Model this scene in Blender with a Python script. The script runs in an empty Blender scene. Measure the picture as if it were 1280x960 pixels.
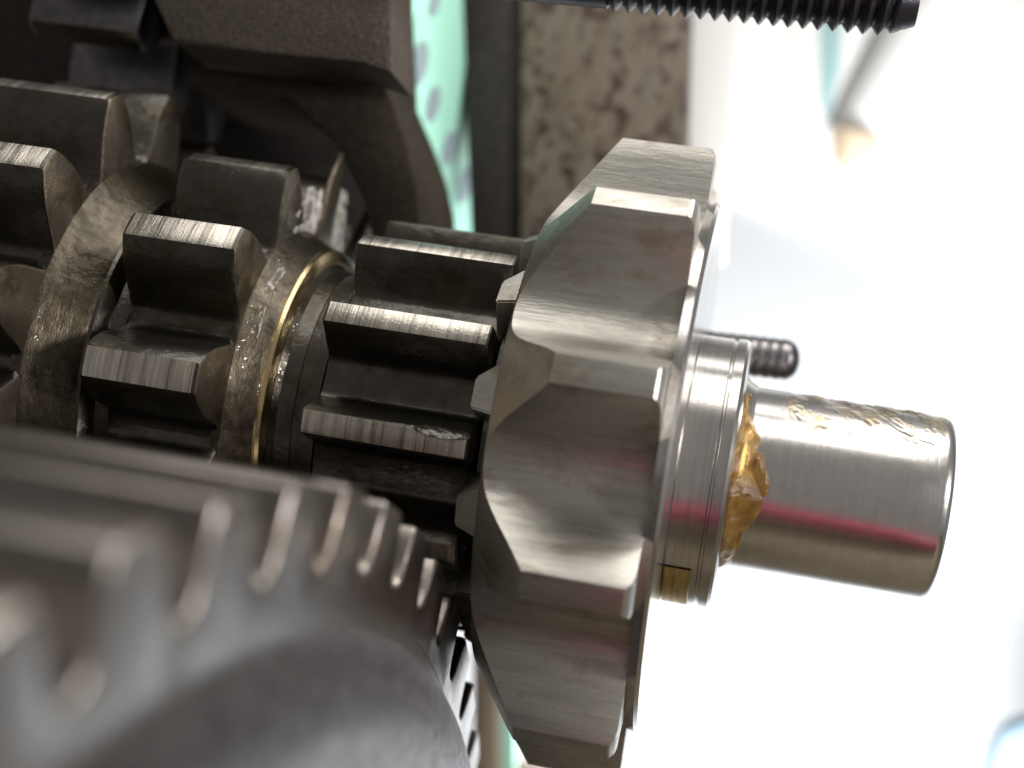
import bpy, bmesh, math, random
from mathutils import Vector, Matrix, noise
random.seed(7)
PI = math.pi
sc = bpy.context.scene
COL = sc.collection
# ------------------------------------------------------------------ camera
DIST, FPX, YAW, PIT, ROL = 16.0, 1748.5, -0.1678, 0.0386, 0.1629
F = Vector((math.sin(YAW)*math.cos(PIT), math.cos(YAW)*math.cos(PIT), math.sin(PIT)))
R0 = Vector((math.cos(YAW), -math.sin(YAW), 0)); U0 = R0.cross(F)
CR = (R0*math.cos(ROL) + U0*math.sin(ROL)); CU = (-R0*math.sin(ROL) + U0*math.cos(ROL))
CAM = Vector((0, -DIST, 0))
cd = bpy.data.cameras.new('camera'); cam = bpy.data.objects.new('camera', cd); COL.objects.link(cam)
cam.matrix_world = Matrix(((CR.x, CU.x, -F.x, CAM.x), (CR.y, CU.y, -F.y, CAM.y), (CR.z, CU.z, -F.z, CAM.z), (0, 0, 0, 1)))
cd.sensor_width = 36; cd.lens = 36*FPX/1280; cd.clip_end = 300; cd.clip_start = .1
cd.dof.use_dof = True; cd.dof.focus_distance = 14.4; cd.dof.aperture_fstop = cd.lens/1000/(2*.165)
cd.dof.aperture_blades = 0
sc.camera = cam
# ------------------------------------------------------------------ light
w = bpy.data.worlds.new('World'); sc.world = w; w.use_nodes = True
w.node_tree.nodes['Background'].inputs[0].default_value = (1, .95, .88, 1)
w.node_tree.nodes['Background'].inputs[1].default_value = .215
def area(name, loc, target, sx, sy, power, col=(1, 1, 1)):
    l = bpy.data.lights.new(name, 'AREA'); l.shape = 'RECTANGLE'; l.size = sx; l.size_y = sy; l.energy = power; l.color = col
    o = bpy.data.objects.new(name, l); COL.objects.link(o); o.location = loc
    o.rotation_euler = (Vector(target)-Vector(loc)).to_track_quat('-Z', 'Y').to_euler(); return o
area('overhead_lamp', (-2.5, -3.0, 12), (-2.5, -1.5, 0), 15, 11, 1250, (1, .97, .92))
area('side_lamp', (14.5, -10.5, 5), (-1, -4, -.5), 3, 3.5, 3200, (1, .96, .95))
area('glint_lamp', (4.2, -1.2, 11.4), (-2, -4, 0), 1.8, 1.8, 1000, (1, .97, .93))  # unseen lamp, added for glints on the big gear's tooth corners
area('backdrop_lamp', (4.5, 10, -9.5), (3.5, 24, 1), 9, 5, 11500, (1, .995, .985))  # unseen lamp, added below the frame to brighten the back wall
sc.view_settings.view_transform = 'Standard'; sc.view_settings.look = 'None'
sc.view_settings.exposure = 0.0; sc.view_settings.gamma = 1
sc.view_settings.use_curve_mapping = False
# ------------------------------------------------------------------ helpers
def W(px, py, y):
    d = F + CR*((px-640)/FPX) - CU*((py-480)/FPX)
    return CAM + d*((y+DIST)/d.y)
def tag(o, label=None, cat=None, group=None, kind=None):
    if label: o['label'] = label
    if cat: o['category'] = cat
    if group: o['group'] = group
    if kind: o['kind'] = kind
    return o
def empty(name, loc=(0, 0, 0)):
    o = bpy.data.objects.new(name, None); COL.objects.link(o); o.location = loc; o.empty_display_size = .3; return o
def finish(bm, name, mats, parent=None, ang=32, recalc=True):
    if recalc: bmesh.ops.recalc_face_normals(bm, faces=bm.faces[:])
    me = bpy.data.meshes.new(name); bm.to_mesh(me); bm.free()
    for f in me.polygons: f.use_smooth = True
    me.set_sharp_from_angle(angle=math.radians(ang))
    for m in (mats if isinstance(mats, (list, tuple)) else [mats]): me.materials.append(m)
    o = bpy.data.objects.new(name, me); COL.objects.link(o)
    if parent: o.parent = parent
    return o
def lathe(prof, name, mat, parent=None, seg=160, ang=32, a0=0, a1=2*PI, wob=None):
    """prof: list of (x, r) turned about the X axis"""
    bm = bmesh.new(); full = abs(a1-a0-2*PI) < 1e-6; n = seg if full else seg+1
    rows = []
    for (x, r) in prof:
        row = []
        for i in range(n):
            a = a0+(a1-a0)*i/seg; rr = r
            if wob: rr = r+wob(x, a)
            row.append(bm.verts.new((x, -rr*math.cos(a), rr*math.sin(a))))
        rows.append(row)
    for j in range(len(rows)-1):
        for i in range(seg):
            k = (i+1) % n
            try: bm.faces.new((rows[j][i], rows[j][k], rows[j+1][k], rows[j+1][i]))
            except ValueError: pass
    bmesh.ops.remove_doubles(bm, verts=bm.verts[:], dist=1e-5)
    return finish(bm, name, mat, parent, ang)
def poly_prism(pts, depth_vec, name, mat, parent=None, bev=.03, seg=2, ang=40, front_sub=0):
    bm = bmesh.new()
    a = [bm.verts.new(p) for p in pts]; b = [bm.verts.new(Vector(p)+Vector(depth_vec)) for p in pts]
    bm.faces.new(a); bm.faces.new(b[::-1])
    n = len(pts)
    for i in range(n): bm.faces.new((a[i], b[i], b[(i+1) % n], a[(i+1) % n]))
    bmesh.ops.recalc_face_normals(bm, faces=bm.faces[:])
    if bev:
        es = [e for e in bm.edges if len(e.link_faces) == 2 and e.calc_face_angle() > .5]
        bmesh.ops.bevel(bm, geom=es, offset=bev, segments=seg, affect='EDGES', profile=.5, clamp_overlap=True)
    return finish(bm, name, mat, parent, ang)
def box(x0, x1, y0, y1, z0, z1, name, mat, parent=None, bev=.03):
    return poly_prism([(x0, y0, z0), (x1, y0, z0), (x1, y0, z1), (x0, y0, z1)], (0, y1-y0, 0), name, mat, parent, bev)
# ------------------------------------------------------------------ materials
def nt(name):
    m = bpy.data.materials.new(name); m.use_nodes = True; t = m.node_tree; return m, t, t.nodes['Principled BSDF']
def N(t, typ, **kw):
    n = t.nodes.new(typ)
    for k, v in kw.items(): setattr(n, k, v)
    return n
def noise_tex(t, scale3, detail=4, rough=.6, src='pos', dist=0):
    g = N(t, 'ShaderNodeNewGeometry') if src == 'pos' else N(t, 'ShaderNodeTexCoord')
    mp = N(t, 'ShaderNodeMapping'); mp.inputs['Scale'].default_value = scale3
    t.links.new(g.outputs['Position' if src == 'pos' else 'Object'], mp.inputs[0])
    n = N(t, 'ShaderNodeTexNoise'); n.inputs['Scale'].default_value = 1; n.inputs['Detail'].default_value = detail
    n.inputs['Roughness'].default_value = rough; n.inputs['Distortion'].default_value = dist
    t.links.new(mp.outputs[0], n.inputs['Vector']); return n
def ramp(t, src, stops):
    r = N(t, 'ShaderNodeValToRGB'); el = r.color_ramp.elements
    while len(el) < len(stops): el.new(.5)
    for e, (p, c) in zip(el, stops):
        e.position = p; e.color = (*c, 1) if isinstance(c, tuple) else (c, c, c, 1)
    t.links.new(src, r.inputs[0]); return r
def mixc(t, fac, a, b, mode='MIX'):
    m = N(t, 'ShaderNodeMix', data_type='RGBA', blend_type=mode)
    for i, v in ((0, fac), (6, a), (7, b)):
        if isinstance(v, (int, float)): m.inputs[i].default_value = v
        elif isinstance(v, tuple): m.inputs[i].default_value = (*v, 1)
        else: t.links.new(v, m.inputs[i])
    return m.outputs[2]
def steel(name, c0, c1, r0, r1, grain=(9, 9, 9), streak=None, stain=None, stain_amt=.45, bump=.15, bscale=40, metallic=1, aniso=0, sstr=.35):
    m, t, p = nt(name)
    n = noise_tex(t, grain, 5, .65)
    col = ramp(t, n.outputs[0], [(.3, c0), (.7, c1)]).outputs[0]
    rr = ramp(t, n.outputs[0], [(.25, r1), (.75, r0)]).outputs[0]
    bn = noise_tex(t, (bscale,)*3, 3, .6)
    h = bn.outputs[0]
    if streak:
        s = noise_tex(t, streak, 5, .75)
        sr = ramp(t, s.outputs[0], [(.36, .35), (.5, .75), (.62, 1.0)]).outputs[0]
        col = mixc(t, 1.0, col, mixc(t, sstr*2, (1., 1., 1.), sr), 'MULTIPLY')
        ad = N(t, 'ShaderNodeMath', operation='ADD'); t.links.new(s.outputs[0], ad.inputs[0])
        mu = N(t, 'ShaderNodeMath', operation='MULTIPLY'); mu.inputs[1].default_value = .25
        t.links.new(bn.outputs[0], mu.inputs[0]); t.links.new(mu.outputs[0], ad.inputs[1]); h = ad.outputs[0]
    if stain:
        s2 = noise_tex(t, (1.3, 1.7, 1.5), 6, .62, dist=.4)
        f = ramp(t, s2.outputs[0], [(stain_amt, 0.), (stain_amt+.13, .85)]).outputs[0]
        col = mixc(t, f, col, stain)
        rr = mixc(t, f, rr, (.5, .5, .5))
    t.links.new(col, p.inputs['Base Color']); t.links.new(rr, p.inputs['Roughness'])
    p.inputs['Metallic'].default_value = metallic
    if bump:
        b = N(t, 'ShaderNodeBump'); b.inputs['Strength'].default_value = bump; b.inputs['Distance'].default_value = .02
        t.links.new(h, b.inputs['Height']); t.links.new(b.outputs[0], p.inputs['Normal'])
    return m
def plain(name, col, rough=.6, metallic=0, col2=None, scale=(3, 3, 3), bump=0, bs=30, spec=.5):
    m, t, p = nt(name)
    if col2:
        n = noise_tex(t, scale, 5, .6); t.links.new(ramp(t, n.outputs[0], [(.35, col), (.65, col2)]).outputs[0], p.inputs['Base Color'])
    else: p.inputs['Base Color'].default_value = (*col, 1)
    p.inputs['Roughness'].default_value = rough; p.inputs['Metallic'].default_value = metallic
    p.inputs['Specular IOR Level'].default_value = spec
    if bump:
        n = noise_tex(t, (bs,)*3, 4, .65); b = N(t, 'ShaderNodeBump'); b.inputs['Strength'].default_value = bump; b.inputs['Distance'].default_value = .04
        t.links.new(n.outputs[0], b.inputs['Height']); t.links.new(b.outputs[0], p.inputs['Normal'])
    return m
M = {}
M['gear'] = steel('gear_steel', (.055, .05, .042), (.11, .10, .085), .28, .40, (4, 4, 4), stain=(.05, .04, .02), stain_amt=.52, bump=.2)
M['gear_face'] = steel('gear_face_steel', (.17, .14, .105), (.33, .28, .21), .36, .50, (9, 9, 9), streak=(2, 3, 3), stain=(.06, .045, .025), stain_amt=.48, bump=.45, bscale=55, sstr=.2)  # tooth ends made lighter in colour to stand for light on them
M['hub'] = steel('shaded_hub_steel', (.05, .04, .028), (.13, .11, .08), .32, .46, (9, 9, 9), streak=(7, 2, 2), stain=(.03, .024, .012), stain_amt=.48, bump=.45, bscale=45, sstr=.2)  # darker copy of the tooth face steel, hub shade put into the colour
M['land'] = steel('ground_tip_steel', (.55, .50, .43), (.85, .80, .72), .24, .38, (3.2, .5, .5), streak=(13, .5, .5), bump=.6, bscale=30, sstr=.5)
M['sprocket'] = steel('sprocket_steel', (.47, .45, .41), (.62, .60, .55), .33, .45, (2, 5, 5), streak=(1.2, 14, 14), stain=(.30, .24, .18), stain_amt=.54, bump=.35, bscale=34, sstr=.13)
M['shaft'] = steel('polished_steel', (.66, .64, .62), (.78, .76, .74), .18, .27, (6, 6, 6), streak=(16, .8, .8), bump=.13, bscale=12, sstr=.08)
M['collar'] = steel('collar_steel', (.60, .58, .56), (.74, .72, .70), .16, .26, (6, 6, 6), streak=(22, .6, .6), bump=.1, bscale=30, sstr=.14)
M['drive'] = steel('big_gear_steel', (.215, .192, .175), (.26, .235, .215), .25, .34, (3, 3, 3), stain=(.15, .12, .09), stain_amt=.58, bump=.12)
M['boss'] = steel('brushed_boss_steel', (.15, .145, .15), (.40, .39, .405), .28, .40, (6, 9, 9), streak=(3, 11.0, 6.0), bump=1.0, bscale=9, sstr=.5)
M['boss'].node_tree.nodes['Bump'].inputs['Distance'].default_value = .3
M['gold'] = steel('brassy_lip', (.62, .50, .28), (.78, .64, .38), .15, .25, (8, 8, 8), bump=.1)
M['brassy'] = steel('brassy', (.55, .40, .14), (.75, .58, .26), .3, .4, (8, 3, 3), streak=(14, 1, 1), bump=.2)
M['iron'] = steel('cast_iron', (.04, .033, .027), (.12, .10, .083), .5, .62, (26, 26, 26), bump=1.0, bscale=20, metallic=.15)
M['dark_iron'] = steel('dark_iron', (.025, .023, .022), (.05, .042, .04), .5, .65, (5, 5, 5), bump=.4, bscale=15, metallic=.5)
M['dark_steel'] = steel('dark_steel', (.10, .10, .11), (.20, .19, .19), .3, .4, (6, 6, 6), bump=.2)
M['dark_iron2'] = steel('brown_black_iron', (.022, .018, .013), (.05, .04, .03), .5, .62, (9, 9, 9), bump=.6, bscale=15, metallic=.1)  # very dark brown iron for the curved flange
M['thread'] = steel('black_thread', (.035, .035, .045), (.075, .07, .08), .28, .4, (6, 6, 6), bump=.15, metallic=.8)
M['pin'] = steel('olive_pin', (.28, .30, .20), (.42, .45, .32), .3, .4, (6, 6, 6), bump=.15)
M['white'] = plain('white_paint', (.92, .92, .91), .7)
M['cool_white'] = plain('cool_white_paint', (.43, .455, .48), .7)
M['tan'] = plain('tan_wood', (.19, .155, .10), .6, col2=(.13, .105, .065), scale=(1, 6, 1))
M['red'] = plain('red_plastic', (.26, .02, .05), .4)
M['blue'] = plain('blue_grey_plastic', (.09, .14, .18), .5)
M['teal'] = plain('pale_teal_plastic', (.42, .66, .68), .5)
M['brown'] = plain('brown_tip', (.55, .43, .31), .5)
for k_ in ('gear', 'gear_face', 'land', 'hub'):
    t = M[k_].node_tree; p = t.nodes['Principled BSDF']; p.inputs['Coat Weight'].default_value = {'gear': .55, 'gear_face': .25, 'land': .1, 'hub': .4}[k_]
    p.inputs['Coat Roughness'].default_value = .09
    n = noise_tex(t, (3.5, 5, 5), 3, .55); b = N(t, 'ShaderNodeBump'); b.inputs['Strength'].default_value = .6; b.inputs['Distance'].default_value = .06
    t.links.new(n.outputs[0], b.inputs['Height']); t.links.new(b.outputs[0], p.inputs['Coat Normal'])
for k_ in ('iron', 'dark_iron', 'dark_iron2'): M[k_].node_tree.nodes['Principled BSDF'].inputs['Specular IOR Level'].default_value = .12
# ------------------------------------------------------------------ gears
def tooth_sector(n, prof, r_in, x0, x1, bev, cone=None, landr=None, mats=None, name='tooth', bseg=2, cut2=None, extra=None):
    """one tooth with its share of the rim; prof = [(deg from tooth centre, r)] for one half, from the land outward"""
    half = PI/n
    h = [(math.radians(a), r) for a, r in prof]
    if h[-1][0] < half-1e-4: h.append((half, h[-1][1]))
    ring = [(-a, r) for a, r in h[::-1]] + [(a, r) for a, r in h if a > 1e-6]
    if cut2: ring = cut2(ring)
    inner = [(half*(1-2*i/4), r_in) for i in range(5)]
    outline = ring+inner
    bm = bmesh.new()
    P = lambda x, a, r: (x, -r*math.cos(a), r*math.sin(a))
    A = [bm.verts.new(P(x0, a, r)) for a, r in outline]; B = [bm.verts.new(P(x1, a, r)) for a, r in outline]
    bm.faces.new(A); bm.faces.new(B[::-1]); k = len(outline)
    for i in range(k): bm.faces.new((A[i], B[i], B[(i+1) % k], A[(i+1) % k]))
    bmesh.ops.recalc_face_normals(bm, faces=bm.faces[:])
    if cone:   # turned chamfer: keep only what lies inside the profile revolved about the axis
        me = bpy.data.meshes.new('a'); bm.to_mesh(me); bm.free(); oa = bpy.data.objects.new('a', me); COL.objects.link(oa)
        cb_ = bmesh.new(); rows = []; sg = 40; wd = half*1.25
        for (x, rr) in cone: rows.append([cb_.verts.new(P(x, -wd+2*wd*q/sg, rr)) for q in range(sg+1)])
        for u in range(len(rows)):
            v = (u+1) % len(rows)
            for q in range(sg): cb_.faces.new((rows[u][q], rows[v][q], rows[v][q+1], rows[u][q+1]))
        cb_.faces.new([rw[0] for rw in rows]); cb_.faces.new([rw[-1] for rw in rows][::-1])
        bmesh.ops.recalc_face_normals(cb_, faces=cb_.faces[:])
        mb = bpy.data.meshes.new('b'); cb_.to_mesh(mb); cb_.free(); ob = bpy.data.objects.new('b', mb); COL.objects.link(ob)
        md_ = oa.modifiers.new('i', 'BOOLEAN'); md_.operation = 'INTERSECT'; md_.object = ob; md_.solver = 'EXACT'
        bpy.context.view_layer.update()
        mr = bpy.data.meshes.new_from_object(oa.evaluated_get(bpy.context.evaluated_depsgraph_get()))
        bpy.data.objects.remove(oa); bpy.data.objects.remove(ob)
        bm = bmesh.new(); bm.from_mesh(mr); bmesh.ops.remove_doubles(bm, verts=bm.verts[:], dist=2e-4)
        bmesh.ops.recalc_face_normals(bm, faces=bm.faces[:])
    def inner_vert(v):
        r = math.hypot(v.co.y, v.co.z); a = abs(math.atan2(v.co.z, -v.co.y)); return r < r_in+1e-3, a > half-1e-3
    es = []
    for e in bm.edges:
        if len(e.link_faces) != 2 or e.calc_face_angle() < math.radians(24): continue
        i0, b0 = inner_vert(e.verts[0]); i1, b1 = inner_vert(e.verts[1])
        if (i0 and i1) or (b0 and b1): continue
        es.append(e)
    if bev: bmesh.ops.bevel(bm, geom=es, offset=bev, segments=bseg, affect='EDGES', profile=.5, clamp_overlap=True)
    if landr:
        for f in bm.faces:
            c = f.calc_center_median(); r = math.hypot(c.y, c.z); nn = f.normal
            radial = (-c.y*-nn.y + c.z*nn.z)/max(r, 1e-6)
            if r > landr and radial > .93: f.material_index = 1
            elif abs(nn.x) > .85: f.material_index = 2
    return finish(bm, name, mats, None, 28)
def gear(thing, n, tooth, phase, name='tooth', skip=(), special={}):
    for k in range(n):
        o = tooth if k == 0 else tooth.copy()
        if k: COL.objects.link(o)
        if k in special: o.data = special[k]
        o.parent = thing; o.rotation_euler = (-(phase-k*2*PI/n), 0, 0)
def involute(ta, tr, ra, rr, n, mid=.12, steps=5):
    """half profile from land edge (ta deg, tr) to root (ra deg, rr), a little convex then filleted"""
    out = [(0, tr), (ta, tr)]
    for i in range(1, steps):
        s = i/steps; bulge = mid*math.sin(PI*min(1, s*1.15))
        out.append((ta+(ra-ta)*(s+bulge*.9) if s < .85 else ta+(ra-ta)*s, tr+(rr-tr)*s))
    out[-1] = (ra-.2, rr+.12*(tr-rr))
    out.append((ra+(180/n-ra)*.35, rr+.015*(tr-rr))); out.append((180/n, rr)); return out
def disc(x0, x1, r, rin, name, mat, parent, ch=.03):
    return lathe([(x0, rin), (x0, r-ch), (x0+ch, r), (x1-ch, r), (x1, r-ch), (x1, rin), (x0, rin)], name, mat, parent)
gm = [M['gear'], M['land'], M['gear_face']]
# main shaft + output end -------------------------------------------------
sh = empty('transmission_shaft')
tag(sh, 'polished steel output shaft with stepped collar sticking out past the chamfered gear', 'shaft')
lathe([(-9.5, 0), (-9.5, 1.35), (-6.0, 1.35), (-2.9, 1.35), (-.5, 1.3), (-.45, 1.02), (-.2, 1.02)], 'gear_carrier', M['dark_steel'], sh, 96)
def dent(x, a): return .004*noise.noise(Vector((x*3, a*4, 2)))
lathe([(-.21, 1.02), (.0, 1.02), (.35, 1.02), (.37, 1.021), (.6, 1.02), (1.2, 1.02), (1.7, 1.02), (2.105, 1.02), (2.16, 1.008), (2.195, .975), (2.213, .92), (2.215, .5), (2.195, .45), (1.97, .12), (1.97, 0)], 'shaft_end', M['shaft'], sh, 192, wob=lambda x, a: dent(x, a) if x > -.1 else 0)
collar_ob = lathe([(-.625, 1.0), (-.625, 1.50), (-.605, 1.515), (-.26, 1.515), (-.245, 1.49), (-.225, 1.49), (-.21, 1.525), (-.11, 1.53), (-.075, 1.50), (-.05, 1.42), (-.05, 1.12), (.0, 1.07), (.08, 1.03), (.08, 1.0)], 'collar', M['collar'], sh, 192)
# gold-coloured patch standing slightly proud of the collar's underside
bk = lathe([(-.61, 1.45), (-.61, 1.522), (-.60, 1.532), (-.33, 1.532), (-.32, 1.522), (-.32, 1.45)], 'brassy_patch', M['brassy'], collar_ob, 20, a0=math.radians(-78), a1=math.radians(-44))
# chamfered gear ------------------------------------------------------------
RS = 3.5612; XL, XR = -1.78, -.755
sp = empty('chamfered_gear'); tag(sp, 'wide steel gear with chamfered pointed teeth beside the polished shaft end', 'gear')
sprof = [(0, RS), (2.3, RS), (3.5, 3.43), (5.0, 3.24), (6.4, 3.07), (7.8, 2.94), (9.2, 2.84), (10.8, 2.765), (12.6, 2.72), (14.5, 2.70), (16.37, 2.695)]
st = tooth_sector(11, sprof, 2.2, -2.42, XR, .05, cone=[(-2.60, 2.1), (-2.60, 2.44), (-2.40, 2.70), (XL, RS), (XL+.2, 3.8), (-.95, 3.8), (-.87, 3.585), (-.81, 3.55), (-.77, 3.49), (-.753, 3.40), (-.70, 3.0), (-.70, 2.1)], landr=3.5, mats=[M['sprocket']]*3, bseg=3)
gear(sp, 11, st, 1.3399)
lathe([(-2.38, 1.36), (-2.38, 2.25), (-.80, 2.25), (-.80, 1.3)], 'hub', M['sprocket'], sp)
lathe([(-.753, 1.3), (-.753, 2.96), (-.66, 2.99), (-.62, 2.95), (-.62, 1.3)], 'backing_flange', M['collar'], sp)
lathe([(-2.62, 1.36), (-2.62, 1.86), (-2.385, 1.86), (-2.385, 1.36)], 'dog_hub', M['dark_steel'], sp)
# dogs reaching from the gear into the gaps of the splined sleeve
bm = bmesh.new()
def P3(x, deg, r): a = math.radians(deg); return (x, -r*math.cos(a), r*math.sin(a))
lo = [P3(-2.70, -6.5, 1.84), P3(-2.70, 6.5, 1.84), P3(-2.383, 8.5, 1.84), P3(-2.383, -8.5, 1.84)]
hi = [P3(-2.70, -5.2, 2.34), P3(-2.70, 2.6, 2.34), P3(-2.383, 7.6, 2.47), P3(-2.383, -6.6, 2.47)]
vs = [bm.verts.new(p) for p in lo+hi]
for f in ((0, 3, 2, 1), (4, 5, 6, 7), (0, 1, 5, 4), (1, 2, 6, 5), (2, 3, 7, 6), (3, 0, 4, 7)): bm.faces.new([vs[i] for i in f])
bmesh.ops.bevel(bm, geom=bm.edges[:], offset=.02, segments=2, affect='EDGES')
dg = finish(bm, 'dog', M['sprocket'])
gear(sp, 12, dg, math.radians(41))
# splined sleeve ------------------------------------------------------------
s2 = empty('splined_sleeve', (0, 0, 0)); tag(s2, 'narrow-toothed splined sleeve gear left of the chamfered gear, one tooth chipped', 'gear')
R2 = 2.2968
p2 = [(0, R2), (3.1, R2), (4.6, 2.12), (6.0, 1.96), (7.0, 1.84), (8.2, 1.76), (10, 1.73), (15, 1.72)]
t2 = tooth_sector(12, p2, 1.38, -4.43, -2.656, .03, landr=R2-.03, mats=gm)
chipped = t2.data
# chip on the fourth tooth: scoop an ellipsoid out of its upper flank
tmp = bpy.data.objects.new('tmp', t2.data.copy()); COL.objects.link(tmp)
bm = bmesh.new(); bmesh.ops.create_icosphere(bm, subdivisions=4, radius=1)
for v in bm.verts:
    v.co *= 1+.10*noise.noise(v.co*3.1)
    v.co = Vector((-2.95+v.co.x*.36, -2.31+v.co.y*.13, .17+v.co.z*.13))
me = bpy.data.meshes.new('c'); bm.to_mesh(me); bm.free()
cut = bpy.data.objects.new('cutter', me); COL.objects.link(cut)
md = tmp.modifiers.new('b', 'BOOLEAN'); md.operation = 'DIFFERENCE'; md.object = cut; md.solver = 'EXACT'
bpy.context.view_layer.update()
cm = bpy.data.meshes.new_from_object(tmp.evaluated_get(bpy.context.evaluated_depsgraph_get()))
bpy.data.objects.remove(tmp); bpy.data.objects.remove(cut)
gear(s2, 12, t2, 1.5004, special={3: cm})
lathe([(-4.72, 1.36), (-4.72, 1.62), (-4.46, 1.66), (-4.44, 1.40)], 'neck', M['gear'], s2)
# middle gear ---------------------------------------------------------------
gb = empty('middle_gear'); tag(gb, 'oily steel gear with deep square-ended teeth and golden lip, left of the splined sleeve', 'gear')
pB = involute(3.3, 2.8131, 12.2, 2.02, 11, .16)
tB = tooth_sector(11, pB, 1.5, -6.639, -5.369, .05, landr=2.77, mats=gm)
gear(gb, 11, tB, 1.1722)
hubB = lathe([(-5.45, 1.36), (-5.45, 2.045), (-5.375, 2.045), (-5.345, 2.03), (-5.30, 1.985), (-5.12, 1.90), (-5.06, 1.86)], 'hub_face', M['hub'], gb)
lathe([(-5.062, 1.86), (-5.03, 1.87), (-4.99, 1.855), (-4.96, 1.80), (-4.955, 1.70)], 'lip', M['gold'], hubB)
lathe([(-4.96, 1.70), (-4.9, 1.64), (-4.73, 1.62), (-4.73, 1.3)], 'recess', M['gear'], gb)
# outer gear ----------------------------------------------------------------
gc = empty('outer_gear'); tag(gc, 'larger oily steel gear cut off by the left edge of the photo', 'gear')
pC = involute(2.7, 3.437, 9.8, 2.56, 14, .14)
tC = tooth_sector(14, pC, 1.6, -8.9, -7.376, .06, landr=3.39, mats=gm)
gear(gc, 14, tC, 1.0988)
lathe([(-7.5, 1.36), (-7.5, 2.585), (-7.38, 2.585), (-7.34, 2.56), (-7.25, 2.47), (-6.95, 2.30), (-6.9, 2.26)], 'hub_face', M['hub'], gc)
lathe([(-6.902, 2.26), (-6.86, 2.25), (-6.82, 2.18), (-6.80, 2.0), (-6.66, 1.95), (-6.66, 1.3)], 'lip', M['gear'], gc)
# meshing gear above ----------------------------------------------------------
ge = empty('countershaft_gear', (0, 2.3, 7.0)); tag(ge, 'dark gear in the top left corner, its teeth pointing down behind the outer gear', 'gear')
pE = involute(2.4, 3.55, 9.0, 2.7, 15, .14)
tE = tooth_sector(15, pE, 1.4, -9.6, -8.1, .05, landr=3.5, mats=[M['dark_steel'], M['gear'], M['dark_steel']])
gear(ge, 15, tE, math.radians(-78))
lathe([(-9.5, .1), (-9.5, 2.0), (-8.2, 2.0), (-8.2, .1)], 'hub', M['dark_steel'], ge)
# tab washer ----------------------------------------------------------------
tw = empty('tab_washer'); tag(tw, 'thin washer with two pointed upright tabs behind the middle gear', 'washer')
lathe([(-5.34, 1.9), (-5.34, 1.99), (-5.32, 1.99), (-5.32, 1.9), (-5.34, 1.9)], 'ring', M['gear'], tw)
for (deg, rt, hw) in ((96.5, 3.14, .26), (129, 3.70, .30)):
    a = math.radians(deg); er = Vector((0, -math.cos(a), math.sin(a))); et = Vector((0, math.sin(a), math.cos(a)))
    pts = [er*1.97+et*-hw, er*1.97+et*hw, er*(rt-.4)+et*hw*.85, er*(rt-.06)+et*.10, er*rt+et*-.02, er*(rt-.45)+et*-hw*.8]
    poly_prism([p+Vector((-5.30, 0, 0)) for p in pts], (-.06, 0, 0), 'tab', M['gear_face'], tw, .015)
# big foreground gear ---------------------------------------------------------
GK = 2.6/2.2
GX, GY, GZ = -2.6, -7.42, -13.71
dr = empty('big_drive_gear', (0, GY, GZ)); tag(dr, 'large blurred foreground gear with fine square teeth and raised brushed centre', 'gear')
pD = [(a, r_*GK) for a, r_ in [(0, 11.2), (1.25, 11.2), (1.5, 11.08), (1.7, 10.93), (1.9, 10.80), (2.15, 10.73), (2.4, 10.71), (2.609, 10.705)]]
tD = tooth_sector(69, pD, 12.4, -5.15, GX, .105, landr=13.1, mats=[M['drive']]*3, bseg=4)
gear(dr, 69, tD, math.radians(89.55))
lathe([(-5.1, 1), (-5.1, 12.5), (GX-.003, 12.5), (GX-.003, 12.2), (GX-.003, 11.7)], 'web', M['drive'], dr, 256)
bp = []
for i in range(11):
    a = PI/2*i/10; bp.append((GX-.02+.42*math.sin(a), 12.22-.62*(1-math.cos(a))))
bp += [(GX+.40, 11.1), (GX+.41, 10.1), (GX+.38, 8), (GX+.3, 3.5), (GX+.3, .5)]
lathe(bp, 'boss', M['boss'], dr, 256)
# threaded rod ----------------------------------------------------------------
def threaded(name, p0, p1, r, pitch, depth, mat, parent=None, smooth_len=0, end=.12, seg=48, round_end=False):
    p0, p1 = Vector(p0), Vector(p1); L = (p1-p0).length; d = (p1-p0).normalized()
    q = d.to_track_quat('X', 'Z'); bm = bmesh.new()
    nx = int(L/pitch*8); rows = []
    for j in range(nx+1):
        x = L*j/nx; row = []
        for i in range(seg):
            a = 2*PI*i/seg
            ph = (x/pitch+i/seg) % 1.0; saw = 1-abs(2*ph-1)
            saw = min(1, max(0, (saw-.08)/.84))
            rr = r-depth*saw
            if x < smooth_len: rr = r-.35*depth
            s = L-x
            if s < end: rr = min(rr, r-(depth+.1*r)*(1-s/end)) if not round_end else min(rr, r*math.sqrt(max(0.0, 1-(1-s/end)**2)))
            row.append(bm.verts.new(p0+q@Vector((x, rr*math.cos(a), rr*math.sin(a)))))
        rows.append(row)
    for j in range(nx):
        for i in range(seg): bm.faces.new((rows[j][i], rows[j][(i+1) % seg], rows[j+1][(i+1) % seg], rows[j+1][i]))
    bm.faces.new(rows[0][::-1]); bm.faces.new(rows[-1])
    bmesh.ops.remove_doubles(bm, verts=bm.verts[:], dist=1e-5)
    return finish(bm, name, mat, parent, 60)
a0 = W(560, -52, -1.0); a1 = W(1148, -2, -1.0)
rod = threaded('threaded_rod', a0, a1, .42, .158, .085, M['thread'], smooth_len=(a1-a0).length*.36, end=.3)
tag(rod, 'black threaded rod with smooth left end along the top edge of the photo', 'rod')
b0 = W(865, 437, 1.75); b1 = W(1000, 452, 1.75)
stud = threaded('grub_stud', b0, b1, .26, .13, .012, M['dark_steel'], end=.2, round_end=True)
tag(stud, 'short dark threaded stud poking out behind the collar of the output shaft', 'stud')
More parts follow.
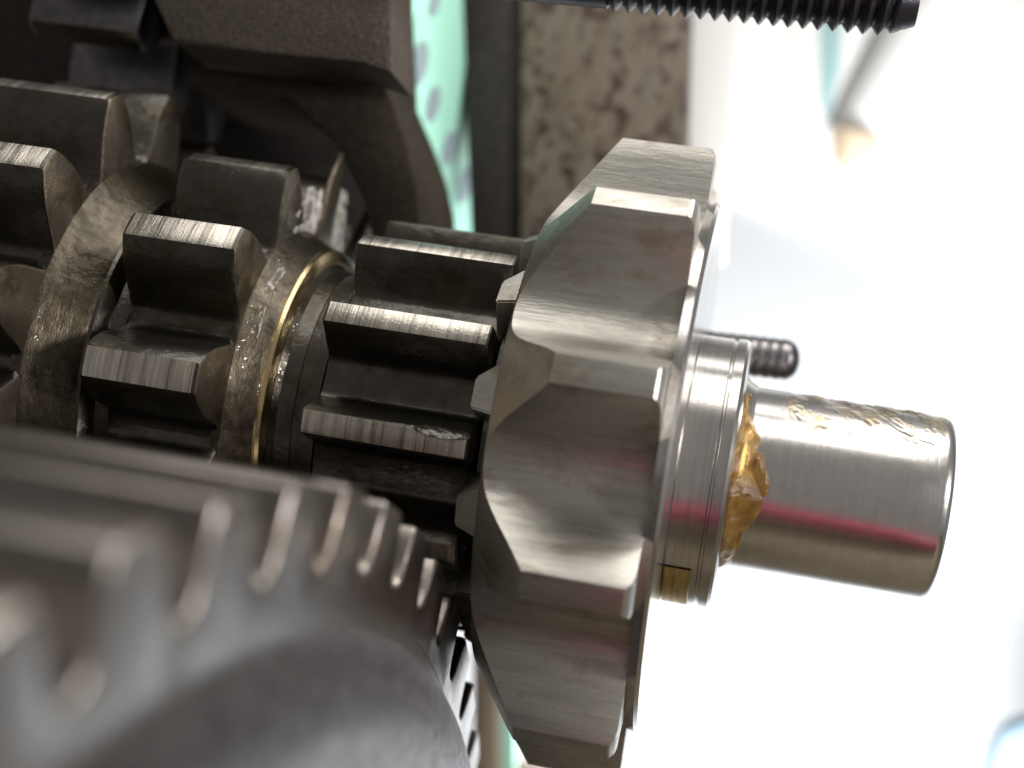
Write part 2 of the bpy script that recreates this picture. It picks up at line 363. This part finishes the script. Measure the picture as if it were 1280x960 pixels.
def cyl(p0, p1, r, name, mat, parent=None, seg=32, r1=None):
    p0, p1 = Vector(p0), Vector(p1); q = (p1-p0).normalized().to_track_quat('X', 'Z'); L = (p1-p0).length; r1 = r if r1 is None else r1
    bm = bmesh.new(); rows = []
    prof = [(0, r*.001), (0, r*.85), (r*.15, r), (L-r1*.15, r1), (L, r1*.85), (L, r1*.001)]
    for x, rr in prof: rows.append([bm.verts.new(p0+q@Vector((x, rr*math.cos(2*PI*i/seg), rr*math.sin(2*PI*i/seg)))) for i in range(seg)])
    for j in range(len(rows)-1):
        for i in range(seg): bm.faces.new((rows[j][i], rows[j][(i+1) % seg], rows[j+1][(i+1) % seg], rows[j+1][i]))
    o = finish(bm, name, mat, None, 35)
    if parent: o.parent = parent; o.matrix_parent_inverse = Matrix.Translation(-parent.location)
    return o
# ------------------------------------------------------------------ behind: castings, card, posts
def wprism(pix, y, dep, name, mat, parent=None, bev=.04, off=(0, 0)):
    return poly_prism([W(a, b, y) for a, b in pix], (0, dep, 0), name, mat, parent, bev)
br = empty('cast_bracket'); tag(br, 'rough cast iron bracket hanging in above the gears with a dark curved flange', 'bracket')
wprism([(150, -160), (486, -160), (490, 92), (450, 78), (330, 66), (215, 52), (192, 0)], -.3, 1.15, 'upper_block', M['iron'], br, .06)
wprism([(215, -60), (464, -60), (470, 80), (492, 132), (510, 180), (521, 230), (530, 330), (470, 330), (455, 250), (420, 180), (360, 125), (230, 100)], 1.0, 2.4, 'curved_flange', M['dark_iron2'], br, .06)
wprism([(-400, -200), (500, -200), (500, 600), (-400, 600)], 5.2, .5, 'back_web', M['dark_iron'], br, .05)
# card
card = empty('mint_card', W(560, 150, 4.4)); tag(card, 'mint green punched card strip standing beside the cast bracket', 'card')
def m_card():
    m, t, p = nt('mint_card'); n = noise_tex(t, (3, 3, .5), 3)
    t.links.new(ramp(t, n.outputs[0], [(.3, (.42, .86, .68)), (.7, (.50, .92, .76))]).outputs[0], p.inputs['Base Color']); p.inputs['Roughness'].default_value = .5
    return m
M['mint'] = m_card(); M['spot'] = plain('grey_violet_spot', (.30, .38, .42), .6)
def child(o, parent): o.parent = parent; o.matrix_parent_inverse = Matrix.Translation(-parent.location); return o
cu = (W(588, 100, 6.6)-W(508, 100, 3.9)).normalized(); cv = Vector((.02, 0, 1)); cn = cu.cross(cv).normalized()
c0 = W(508, 100, 3.9)
def on_card(u, v): return c0+cu*u+cv*v
def card_uv(px, py):
    d = W(px, py, 0)-CAM; t = (c0-CAM).dot(cn)/d.dot(cn); p = CAM+d*t-c0; return p.dot(cu-cv*cu.dot(cv)/cv.dot(cv)), p.z-cu.z*p.dot(cu)
pts = [(500, -110), (584, -110), (585, 0), (588, 90), (597, 200), (608, 330), (575, 330), (535, 200), (508, 90)]
sheet = child(poly_prism([on_card(*card_uv(a, b)) for a, b in pts], -cn*.08 if cn.x > 0 else cn*.08, 'sheet', M['mint'], None, .01), card)
for (sx, sy, rad) in ((525, 78, .36), (543, 133, .30), (565, 192, .30), (585, 243, .32), (545, -4, .22)):
    u, v = card_uv(sx, sy)
    poly_prism([on_card(u+rad*math.cos(2*PI*k/28), v+rad*math.sin(2*PI*k/28))+Vector((.004, 0, 0)) for k in range(28)], (.008, 0, 0), 'punched_spot', M['spot'], sheet, 0)
dp = wprism([(570, -150), (655, -150), (655, 330), (590, 330)], 6.2, .8, 'dark_post', M['dark_iron'], None, .05)
tag(dp, 'blackened upright between the mint card and the stained post', 'post')
def m_post():
    m, t, p = nt('stained_steel')
    n = noise_tex(t, (3.4, 3.4, 2.6), 4, .6, dist=1.2); g = noise_tex(t, (1.3, 1.3, .25), 4)
    s = noise_tex(t, (9, 9, .8), 3)
    base = ramp(t, g.outputs[0], [(.3, (.065, .055, .04)), (.5, (.13, .095, .06)), (.7, (.09, .08, .065))]).outputs[0]
    base = mixc(t, .25, base, ramp(t, s.outputs[0], [(.3, .04), (.7, .24)]).outputs[0])
    f = ramp(t, n.outputs[0], [(.52, 0.), (.59, .95)]).outputs[0]
    t.links.new(mixc(t, f, base, (.035, .02, .015)), p.inputs['Base Color'])
    p.inputs['Roughness'].default_value = .45; p.inputs['Metallic'].default_value = .0; p.inputs['Specular IOR Level'].default_value = .2
    return m
M['post'] = m_post()
po = empty('stained_post', W(750, 150, 6)); tag(po, 'mottled brown stained steel post behind the chamfered gear', 'post')
child(wprism([(652, -150), (866, -150), (858, 160), (856, 420), (650, 420)], 6, 1.5, 'column', M['post'], None, .04), po)
child(wprism([(636, -150), (662, -150), (664, 110), (645, 125)], 6.9, .3, 'green_edge', plain('dull_green', (.18, .33, .26), .6)), po)
wp = wprism([(860, -150), (930, -150), (905, 320), (850, 320)], 8.5, 1, 'white_post', M['white'], None, .05)
tag(wp, 'pale narrow white upright just right of the stained post', 'post')
# bright room behind -----------------------------------------------------------
bw = poly_prism([(-40, 24, -30), (50, 24, -30), (50, 24, 30), (-40, 24, 30)], (0, .3, 0), 'wall_back', M['cool_white'], None, 0); tag(bw, kind='structure')
pn = wprism([(866, 232), (1500, 478), (1500, -500), (866, -500)], 23.6, .39, 'white_board', M['white'], None, .1)
tag(pn, 'blurred white board with slanting lower edge in the upper right background', 'board')
tb = empty('white_tube', W(1110, 110, 12)); tag(tb, 'blurred white tube with brown tip hanging in the upper right background', 'tube')
child(cyl(W(1230, -80, 18.5), W(1062, 185, 18.5), 1.4, 'body', M['white'], r1=.85), tb)
child(cyl(W(1072, 168, 18.1), W(1056, 212, 18.1), .65, 'tip', M['brown'], r1=.3), tb)
ts = wprism([(1026, -200), (1062, -200), (1050, 90), (1034, 150), (1026, 120)], 15, .3, 'teal_strip', M['teal']); tag(ts, 'pale teal strip beneath the threaded rod, left of the white tube', 'strip')
bl = wprism([(1232, 975), (1250, 915), (1290, 895), (1400, 900), (1400, 1100), (1232, 1100)], 18, 1, 'blue_tool', M['blue'], None, .3); tag(bl, 'blurred dark blue object in the bottom right corner', 'tool')
cb = wprism([(590, 760), (630, 760), (638, 830), (640, 955), (725, 975), (725, 1010), (590, 1010)], 9, .5, 'tan_block', plain('tan_paint', (.50, .36, .29), .7), None, .1); tag(cb, 'tan pinkish block showing between the big gear and the chamfered gear', 'block')
gs = wprism([(624, 750), (640, 750), (646, 1050), (628, 1050)], 8.4, .2, 'green_strip', M['mint'], None, .02); tag(gs, 'thin pale green strip beside the tan block below the chamfered gear', 'strip')
# below, outside the frame but mirrored in the shaft
wb = box(-25, 25, -14, 8, -9.3, -9, 'bench_top', M['tan'], None, .05); tag(wb, kind='structure')
rb = cyl((-1.2, -7.6, -4.6), (7, -7.0, -7.1), 1.3, 'red_handle', M['red']); tag(rb, 'red handle lying below the output shaft, mirrored in it as a red line', 'handle')
# grease ------------------------------------------------------------------------
def m_grease():
    m, t, p = nt('amber_grease')
    n = noise_tex(t, (7, 7, 7), 4)
    t.links.new(ramp(t, n.outputs[0], [(.3, (.30, .13, .02)), (.7, (.85, .55, .16))]).outputs[0], p.inputs['Base Color'])
    p.inputs['Roughness'].default_value = .2; p.inputs['Transmission Weight'].default_value = .8; p.inputs['IOR'].default_value = 1.45
    b = N(t, 'ShaderNodeBump'); b.inputs['Strength'].default_value = .5; b.inputs['Distance'].default_value = .05
    n2 = noise_tex(t, (14, 14, 14), 4); t.links.new(n2.outputs[0], b.inputs['Height']); t.links.new(b.outputs[0], p.inputs['Normal'])
    return m
M['grease'] = m_grease()
def m_smear():
    m, t, p = nt('thin_grease')
    n = noise_tex(t, (5, 5, 5), 4)
    t.links.new(ramp(t, n.outputs[0], [(.45, (1, .98, .95)), (.72, (.96, .80, .45))]).outputs[0], p.inputs['Base Color'])
    p.inputs['Roughness'].default_value = .06; p.inputs['Transmission Weight'].default_value = .95; p.inputs['IOR'].default_value = 1.4
    return m
M['smear'] = m_smear()
M['residue'] = plain('white_residue', (.62, .60, .57), .5, col2=(.22, .19, .155), scale=(9, 9, 9), bump=.8, bs=24)
def grease_band(name, a_lo, a_hi, x_in, ext, thick, r0, seed, seg=150, rows=16):
    """solid lump of grease in the corner between collar and shaft"""
    bm = bmesh.new(); top = []; 
    for i in range(seg+1):
        s = i/seg; a = math.radians(a_lo+(a_hi-a_lo)*s); env = max(0.02, math.sin(PI*s))**.5
        e = ext*env*(.42+.5*noise.noise(Vector((a*1.9, seed, 0)))+.16*noise.noise(Vector((a*5.5, seed, 3)))+.3*math.exp(-((a+.25)/.35)**2))
        e = max(.03, e); row = []
        for j in range(rows+1):
            u = j/rows; x = x_in+e*u
            th = thick*env*((1-u)**1.3)*(1+.45*noise.noise(Vector((x*5, a*4, seed))))+.035*math.sin(PI*min(1, u*1.0))*env
            th += .018*noise.noise(Vector((x*18, a*16, seed)))*(1-u) if u < 1 else 0
            r = r0+(max(0.004, th) if u < 1 else -.01)
            row.append(bm.verts.new((x, -r*math.cos(a), r*math.sin(a))))
        r = r0-.01; row.append(bm.verts.new((x_in, -r*math.cos(a), r*math.sin(a)))); top.append(row)
    m_ = rows+2
    for i in range(seg):
        for j in range(m_): bm.faces.new((top[i][j], top[i+1][j], top[i+1][(j+1) % m_], top[i][(j+1) % m_]))
    bm.faces.new(top[0]); bm.faces.new(top[-1][::-1])
    return finish(bm, name, M['grease'], None, 60)
g1 = grease_band('grease_lump', -76, 66, -.045, .52, .20, 1.021, 4.2); tag(g1, 'amber grease caked in the corner between collar and polished shaft', 'grease')
def film(name, fpos, nu, nv, mask, mat, h):
    """thin film whose height follows mask(u, v); where mask <= 0 it dives just under the metal"""
    bm = bmesh.new(); g = []
    for i in range(nu+1):
        row = []
        for j in range(nv+1):
            u, v = i/nu, j/nv; m = mask(u, v)*min(1, 8*u, 8*v, 8*(1-u), 8*(1-v)) - .12*(1-min(1, 8*u, 8*v, 8*(1-u), 8*(1-v)))
            row.append((bm.verts.new(fpos(u, v, max(-.02, min(1, m)*h))), m))
        g.append(row)
    for i in range(nu):
        for j in range(nv):
            q = (g[i][j], g[i+1][j], g[i+1][j+1], g[i][j+1])
            if max(x[1] for x in q) > -.05: bm.faces.new([x[0] for x in q])
    bmesh.ops.delete(bm, geom=[v for v in bm.verts if not v.link_faces], context='VERTS')
    return finish(bm, name, mat, None, 60)
def on_shaft(xa, xb, da, db, r0):
    def f(u, v, hh):
        a = math.radians(da+(db-da)*v); x = xa+(xb-xa)*u; r = r0+hh
        return (x, -r*math.cos(a), r*math.sin(a))
    return f
def nz(x, y, z=0): return noise.noise(Vector((x, y, z)))
s1 = film('grease_smear', on_shaft(.3, 2.14, 34, 84, 1.021), 220, 70, lambda u, v: .6*nz(u*7, v*4+u*3, 1)+.5*abs(nz(u*16, v*10+u*8, 5))+.30*(v-.55)+.02, M['smear'], .035)
tag(s1, 'thin glossy grease smear along the top of the polished shaft', 'grease')
s2_ = film('grease_drip', on_shaft(.05, .95, -52, 20, 1.021), 110, 110, lambda u, v: .46-u*1.25-.9*abs(v-.45)+.42*nz(u*3, v*3.4, 9)+.10*nz(u*9, v*9, 2), M['grease'], .11)
tag(s2_, 'brownish grease tongue spreading right over the front of the polished shaft', 'grease')
def on_face(u, v, hh):
    a = math.radians(66+72*u); r = 1.86+1.05*v
    xx = -5.365+hh
    return (xx, -r*math.cos(a), r*math.sin(a))
def wm(u, v):
    return .95-2.1*abs(u-.58)-1.15*abs(v-.22)+.6*nz(u*7, v*5, 3)+.5*nz(u*20, v*12, 7)
wr = film('white_residue', on_face, 120, 60, wm, M['residue'], .05)
tag(wr, 'dry whitish residue crusted between the upper teeth of the middle gear', 'residue')
ur = film('residue_fleck', lambda u, v, hh: (-5.35+.18*u+hh*.5, -(2.0+hh-.06*u)*math.cos(math.radians(18+34*v)), (2.0+hh-.06*u)*math.sin(math.radians(18+34*v))), 40, 80, lambda u, v: -.25+.8*nz(u*5, v*9, 4)+.5*nz(u*9, v*25, 8), M['residue'], .05)
tag(ur, 'small pale flecks stuck on the hub of the middle gear beside the golden lip', 'residue')
